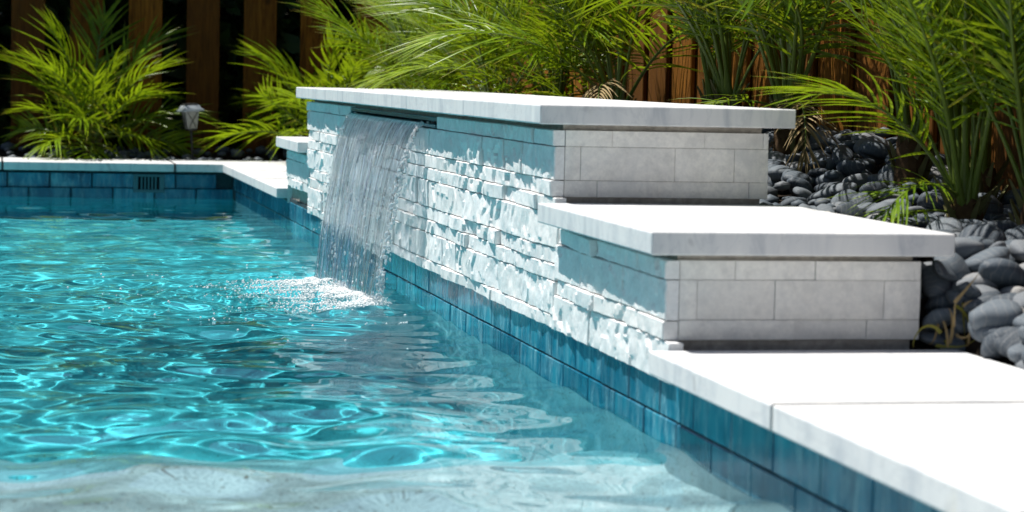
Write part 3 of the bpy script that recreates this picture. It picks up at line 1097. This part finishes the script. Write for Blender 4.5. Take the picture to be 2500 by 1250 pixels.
# ------------------------------------------------------------------ lantern, grille
def build_lantern():
    root = empty('garden_lantern', (-0.165, 12.99, 0.195))
    root.scale = (0.86, 0.86, 0.97)
    tag(root, 'small grey solar lantern on a stake beside the left palm', 'lantern')
    root.rotation_euler = (0.0, -0.07, 0.25)
    metal = mat_plain('brushed_grey_metal', (0.36, 0.39, 0.43), 0.42, 0.5, 0)
    dark = mat_plain('black_wire', (0.012, 0.013, 0.014), 0.5, 0.4)
    glass = mat_plain('frosted_lantern_glass', (0.24, 0.235, 0.235), 0.35, 0.5, 90)
    def frus(z0, z1, a, b_, name, mat, parent, n=4, rot=math.pi/4):
        V = []
        for z, w in ((z0, a), (z1, b_)):
            for k in range(n):
                t = rot+2*math.pi*k/n
                V.append((w*math.cos(t), w*math.sin(t), z))
        F = [tuple(range(n-1, -1, -1)), tuple(range(n, 2*n))]+[(k, (k+1) % n, n+(k+1) % n, n+k) for k in range(n)]
        o = mesh_obj(name, V, F, mat, parent)
        md = o.modifiers.new('b', 'BEVEL'); md.width = 0.0015; md.segments = 2
        return o
    s = 1.0
    roof = frus(0.272, 0.284, 0.104, 0.098, 'roof', metal, root)
    frus(0.285, 0.306, 0.088, 0.066, 'upper_roof', metal, roof)
    frus(0.307, 0.316, 0.064, 0.058, 'solar_panel', dark, roof)
    frus(0.172, 0.2715, 0.044, 0.066, 'lamp_glass', glass, root)
    frus(0.160, 0.1715, 0.040, 0.047, 'base_cap', dark, root)
    frus(-0.05, 0.1595, 0.008, 0.009, 'stake', dark, root, 8)
    # crossed wires on each glass face
    for k in range(4):
        bm = bmesh.new()
        for sg in (-1, 1):
            pts = []
            for i in range(9):
                t = i/8
                h = 0.176+0.092*t
                half = (0.044+0.022*(h-0.172)/0.0995)*math.cos(math.pi/4)
                y = sg*half*0.86*math.sin((t-0.45)*1.9)
                pts.append(Vector((half+0.0022, y, h)))
            for p, q in zip(pts[:-1], pts[1:]):
                d = (q-p).normalized(); u = Vector((1, 0, 0)); w = d.cross(u).normalized()*0.0018
                vs_ = [bm.verts.new(c) for c in (p-w, p+w, q+w, q-w, p-w+u*0.0026, p+w+u*0.0026, q+w+u*0.0026, q-w+u*0.0026)]
                for f in ((0, 1, 2, 3), (7, 6, 5, 4), (0, 4, 5, 1), (3, 2, 6, 7), (1, 5, 6, 2), (0, 3, 7, 4)):
                    bm.faces.new([vs_[i] for i in f])
        o = bpy.data.objects.new('wire_cross', bm_mesh('wire_cross', bm, dark))
        o.rotation_euler = (0, 0, k*math.pi/2)
        link(o, root)

def build_grille():
    root = empty('overflow_grille', (-0.446, PY1, 0.03))
    tag(root, 'blue grey slotted overflow grille set in the far waterline tiles', 'grille')
    pl = mat_plain('blue_grey_plastic', (0.045, 0.13, 0.16), 0.45, 0.4)
    dk = mat_plain('slot_shade_black', (0.004, 0.005, 0.006), 0.8, 0.2)
    x0, x1, z0, z1 = -0.082, 0.082, 0.0, 0.098
    # frame of four bars and seven slats, a painted-dark recess behind
    def bar(a, b_, c, d, name):
        bm = box_bm(a, b_, -0.016, -0.002, c, d, 0.0015)
        link(bpy.data.objects.new(name, bm_mesh(name, bm, pl)), root)
    bar(x0, x1, z0, 0.016, 'frame'); bar(x0, x1, 0.084, z1, 'frame')
    bar(x0, -0.056, 0.0161, 0.0839, 'frame'); bar(0.056, x1, 0.0161, 0.0839, 'frame')
    n = 6
    w = 0.112/(n+0.0)
    for k in range(n-1):
        xc = -0.056+w*(k+1)
        bar(xc-0.0042, xc+0.0042, 0.0161, 0.0839, 'slat')
    bm = box_bm(-0.056, 0.056, -0.0045, -0.0021, 0.016, 0.084)  # thin near-black panel stands in for shade inside the slots
    link(bpy.data.objects.new('recess', bm_mesh('recess', bm, dk)), root)  # no real recess: the near-black panel that stands in for slot shade

def build_tuft():
    root = empty('dry_grass_tuft', (0.53, 4.105, 0.19))
    tag(root, 'dry curling grass tuft at the right corner of the lower stone block', 'grass')
    r = random.Random(4)
    green = mat_plain('wilting_grass', (0.16, 0.15, 0.02), 0.5, 0.3)
    for i in range(13):
        L = r.uniform(0.05, 0.14); a = r.uniform(0, 6.28); V = []; F = []
        bx, bz = r.uniform(-0.02, 0.05), r.uniform(0.0, 0.10)
        el = r.uniform(-1.2, 1.2); bend = r.uniform(-3.0, 3.0)
        p = Vector((bx, r.uniform(-.02, .0), bz)); n = 8
        for k in range(n+1):
            t = k/n
            d = Vector((math.cos(a)*math.cos(el+bend*t), -abs(math.sin(a)*math.cos(el+bend*t))*0.5, math.sin(el+bend*t)))
            w = 0.0035*(1-t)+0.0004
            sv = Vector((-d.z, 0.25, d.x)).normalized()*w
            V += [p+sv, p-sv]
            p = p+d*(L/n)
            p.z = max(p.z, 0.004)
        F = [(2*k, 2*k+1, 2*k+3, 2*k+2) for k in range(n)]
        mesh_obj('blade', V, F, green if i % 3 == 0 else M_DEAD, root, True)

build_lantern()
build_grille()
build_tuft()

# ------------------------------------------------------------------ falling sheet, drops, foam
def mat_sheet():
    b = NB('falling_water')
    g = b.n('ShaderNodeBsdfGlass')
    g.inputs['IOR'].default_value = 1.333
    g.inputs['Roughness'].default_value = 0.02
    g.inputs['Color'].default_value = (0.97, 0.99, 1, 1)
    t = b.n('ShaderNodeBsdfTransparent')
    t.inputs['Color'].default_value = (0.97, 0.99, 1, 1)
    at = b.n('ShaderNodeUVMap')
    mp = b.n('ShaderNodeMapping')
    mp.inputs['Scale'].default_value = (70, 2.2, 1)
    b.l(at.outputs[0], mp.inputs['Vector'])
    n1 = b.noise(mp.outputs[0], 1.0, 4, 0.65, 0.3)
    mp2 = b.n('ShaderNodeMapping')
    mp2.inputs['Scale'].default_value = (150, 3.0, 1)
    b.l(at.outputs[0], mp2.inputs['Vector'])
    n2 = b.noise(mp2.outputs[0], 1.0, 3, 0.6, 0.2)
    m = b.n('ShaderNodeMixShader')
    b.l(b.ramp(n1, [(0.38, 0.05), (0.60, 0.78)]), m.inputs[0])
    b.l(g.outputs[0], m.inputs[1]); b.l(t.outputs[0], m.inputs[2])
    w = b.pbr((0.85, 0.88, 0.90), 0.2, None, 0.5)
    m2 = b.n('ShaderNodeMixShader')
    b.l(b.ramp(n2, [(0.56, 0.0), (0.74, 0.28)]), m2.inputs[0])
    b.l(m.outputs[0], m2.inputs[1]); b.l(w.outputs[0], m2.inputs[2])
    return b.done(m2)

def mat_foam():
    b = NB('white_foam')
    p = b.pbr((0.86, 0.90, 0.91), 0.12, None, 0.6)
    t = b.n('ShaderNodeBsdfTransparent')
    m = b.n('ShaderNodeMixShader')
    m.inputs[0].default_value = 0.25
    b.l(p.outputs[0], m.inputs[1]); b.l(t.outputs[0], m.inputs[2])
    return b.done(m)

M_SHEET = mat_sheet()
M_FOAM = mat_foam()
M_DROP = mat_plain('water_drop', (0.95, 0.98, 1.0), 0.02, 0.5, **{'Transmission Weight': 0.75, 'IOR': 1.33})

def sheet_point(u, v):
    T = math.sqrt(2*0.553/9.81)
    t = v*T
    z = 0.5515-4.905*t*t
    xe = -0.205*(1-u)-0.14*u
    x = -0.013+(xe+0.013)*v
    if v < 0.06:
        x += 0.045*(1-v/0.06); z += 0.0035*(1-v/0.06)
    ya = 8.06+(7.575-8.06)*(v**1.15)
    yb = 6.665+(6.73-6.665)*(v**1.15)
    return Vector((x, ya+(yb-ya)*u, z))

def build_waterfall():
    root = empty('waterfall', (-0.17, 7.15, 0.0))
    tag(root, 'clear streaky sheet of water pouring from the wall spillway into the pool', 'waterfall')
    loc = root.location
    nu, nv = 300, 110
    r = random.Random(8)
    def build(sgn, off):
        P = np.zeros((nv, nu, 3))
        for j in range(nv):
            v = j/(nv-1)
            for i in range(nu):
                u = i/(nu-1)
                p = sheet_point(u, v)
                uu = u+0.010*noise.noise(Vector((u*9, v*2.0, 4.0)))*v
                k = min(1, 0.25+1.6*v)
                d = k*(0.0075*noise.noise(Vector((uu*38, v*1.6, off)))+0.0045*noise.noise(Vector((uu*95, v*2.6, off+5)))
                       + 0.0016*noise.noise(Vector((uu*210, v*9, off+9))))
                d2 = 0.012*v*noise.noise(Vector((uu*7, v*1.2, 2.0)))
                th = 0.0022+0.0016*(1-v)
                P[j, i] = (p.x-d-d2+sgn*th-loc.x, p.y-loc.y, p.z-0.35*d-loc.z)
        return P
    A = build(-1, 1.0)
    B = build(1, 31.0)
    B[:, :, 0] = np.maximum(B[:, :, 0], A[:, :, 0]+0.0012)
    V = A.reshape(-1, 3).tolist()+B.reshape(-1, 3).tolist()
    N = nu*nv
    keep = np.ones((nv-1, nu-1), bool)
    for j in range(nv-1):
        v = j/(nv-1)
        if v < 0.55: continue
        for i in range(nu-1):
            u = i/(nu-1)
            if noise.noise(Vector((u*80, v*5, 77)))+0.3*noise.noise(Vector((u*200, v*12, 7))) > 0.95-0.60*(v-0.55)/0.45:
                keep[j, i] = False
    F = []
    for j in range(nv-1):
        for i in range(nu-1):
            if keep[j, i]:
                a = j*nu+i
                F.append((a, a+nu, a+nu+1, a+1))
                F.append((N+a, N+a+1, N+a+nu+1, N+a+nu))
    for j in range(nv-1):
        a = j*nu
        F.append((a, N+a, N+a+nu, a+nu))
        a = j*nu+nu-1
        F.append((a, a+nu, N+a+nu, N+a))
    for i in range(nu-1):
        F.append((i, i+1, N+i+1, N+i))
    o = mesh_obj('water_sheet', V, F, M_SHEET, root, True)
    uv = o.data.uv_layers.new(name='UVMap')
    li = np.zeros(len(o.data.loops), int)
    o.data.loops.foreach_get('vertex_index', li)
    li = li % N
    uv.data.foreach_set('uv', np.stack([(li % nu)/(nu-1), (li//nu)/(nv-1)], 1).ravel())
    # beads along the two torn edges and a few stray drops
    bm = bmesh.new()
    def drop(p, rad, st=1.5):
        k = bmesh.ops.create_icosphere(bm, subdivisions=1, radius=1.0)
        q = Quaternion((r.random(), r.random(), r.random(), r.random())).normalized()
        for vv in k['verts']:
            c = q @ Vector((vv.co.x*rad, vv.co.y*rad*r.uniform(.8, 1.1), vv.co.z*rad))
            vv.co = Vector((c.x, c.y, c.z*st))+p-loc
    for i in range(360):
        v = r.random()**0.7
        u = 1.0+r.uniform(0.0, 0.012+0.045*v)
        p = sheet_point(u, v)
        drop(p+Vector((r.gauss(0, .010*v), 0, 0)), r.uniform(0.002, 0.0055), r.uniform(1, 2.2))
    for i in range(90):
        v = r.random()
        p = sheet_point(-r.uniform(0, 0.02*v), v)
        drop(p+Vector((r.gauss(0, .008*v), 0, 0)), r.uniform(0.0015, 0.0035), r.uniform(1, 2))
    for i in range(160):
        v = r.uniform(0.6, 1.0); u = r.random()
        p = sheet_point(u, v)+Vector((-r.uniform(0.0, 0.03), 0, 0))
        drop(p, r.uniform(0.0015, 0.004), 2.0)
    ob = bpy.data.objects.new('water_beads', bm_mesh('water_beads', bm, M_DROP, True))
    tag(ob, kind='stuff')
    link(ob, root)

def build_foam():
    r = random.Random(17)
    ico = bmesh.new()
    bmesh.ops.create_icosphere(ico, subdivisions=1, radius=1.0)
    iv = np.array([v.co[:] for v in ico.verts]); ifc = np.array([[v.index for v in f.verts] for f in ico.faces])
    ico.free()
    C, Rr = [], []
    def add(x, y, lift, rad):
        C.append((x, y, lift)); Rr.append(rad)
    for i in range(26000):
        t = r.random()
        p = IMP_A+(IMP_B-IMP_A)*t
        out = r.expovariate(1/0.14)
        if out > 0.5: continue
        x = p[0]+0.03-out+r.gauss(0, .012)
        y = p[1]-out*0.25+r.gauss(0, .03)
        n_ = noise.noise(Vector((x*9, y*5, 0)))
        if r.random() > 1.15*math.exp(-out/0.16)*(0.55+0.9*max(-0.4, n_)): continue
        add(x, y, r.uniform(-0.002, 0.004), r.uniform(0.0016, 0.0042)*(1-0.4*out))
    for i in range(1500):                         # trailing foam streaks
        x, y = r.uniform(-0.95, -0.1), r.uniform(6.2, 7.9)
        if noise.noise(Vector((x*4, y*11, 9)))+0.5*noise.noise(Vector((x*9, y*25, 3))) > 0.42-0.15*x:
            add(x, y, 0.0, r.uniform(0.0015, 0.0035))
    for i in range(60):                           # drops thrown up
        x, y = r.gauss(-0.45, 0.28), r.gauss(6.9, 0.6)
        if x > -0.02: continue
        add(x, y, r.expovariate(1/0.010), r.uniform(0.002, 0.0045))
    C = np.array(C); Rr = np.array(Rr)
    C[:, 2] += water_height(C[:, 0], C[:, 1])
    V = (iv[None]*Rr[:, None, None]+C[:, None, :]).reshape(-1, 3)
    F = (ifc[None]+(np.arange(len(C))*len(iv))[:, None, None]).reshape(-1, 3)
    o = mesh_obj('splash_foam', V.tolist(), F.tolist(), M_FOAM, None, True)
    tag(o, 'white bubbling foam where the falling sheet meets the pool', 'foam', None, 'stuff')

build_waterfall()
build_foam()
#STAGE4
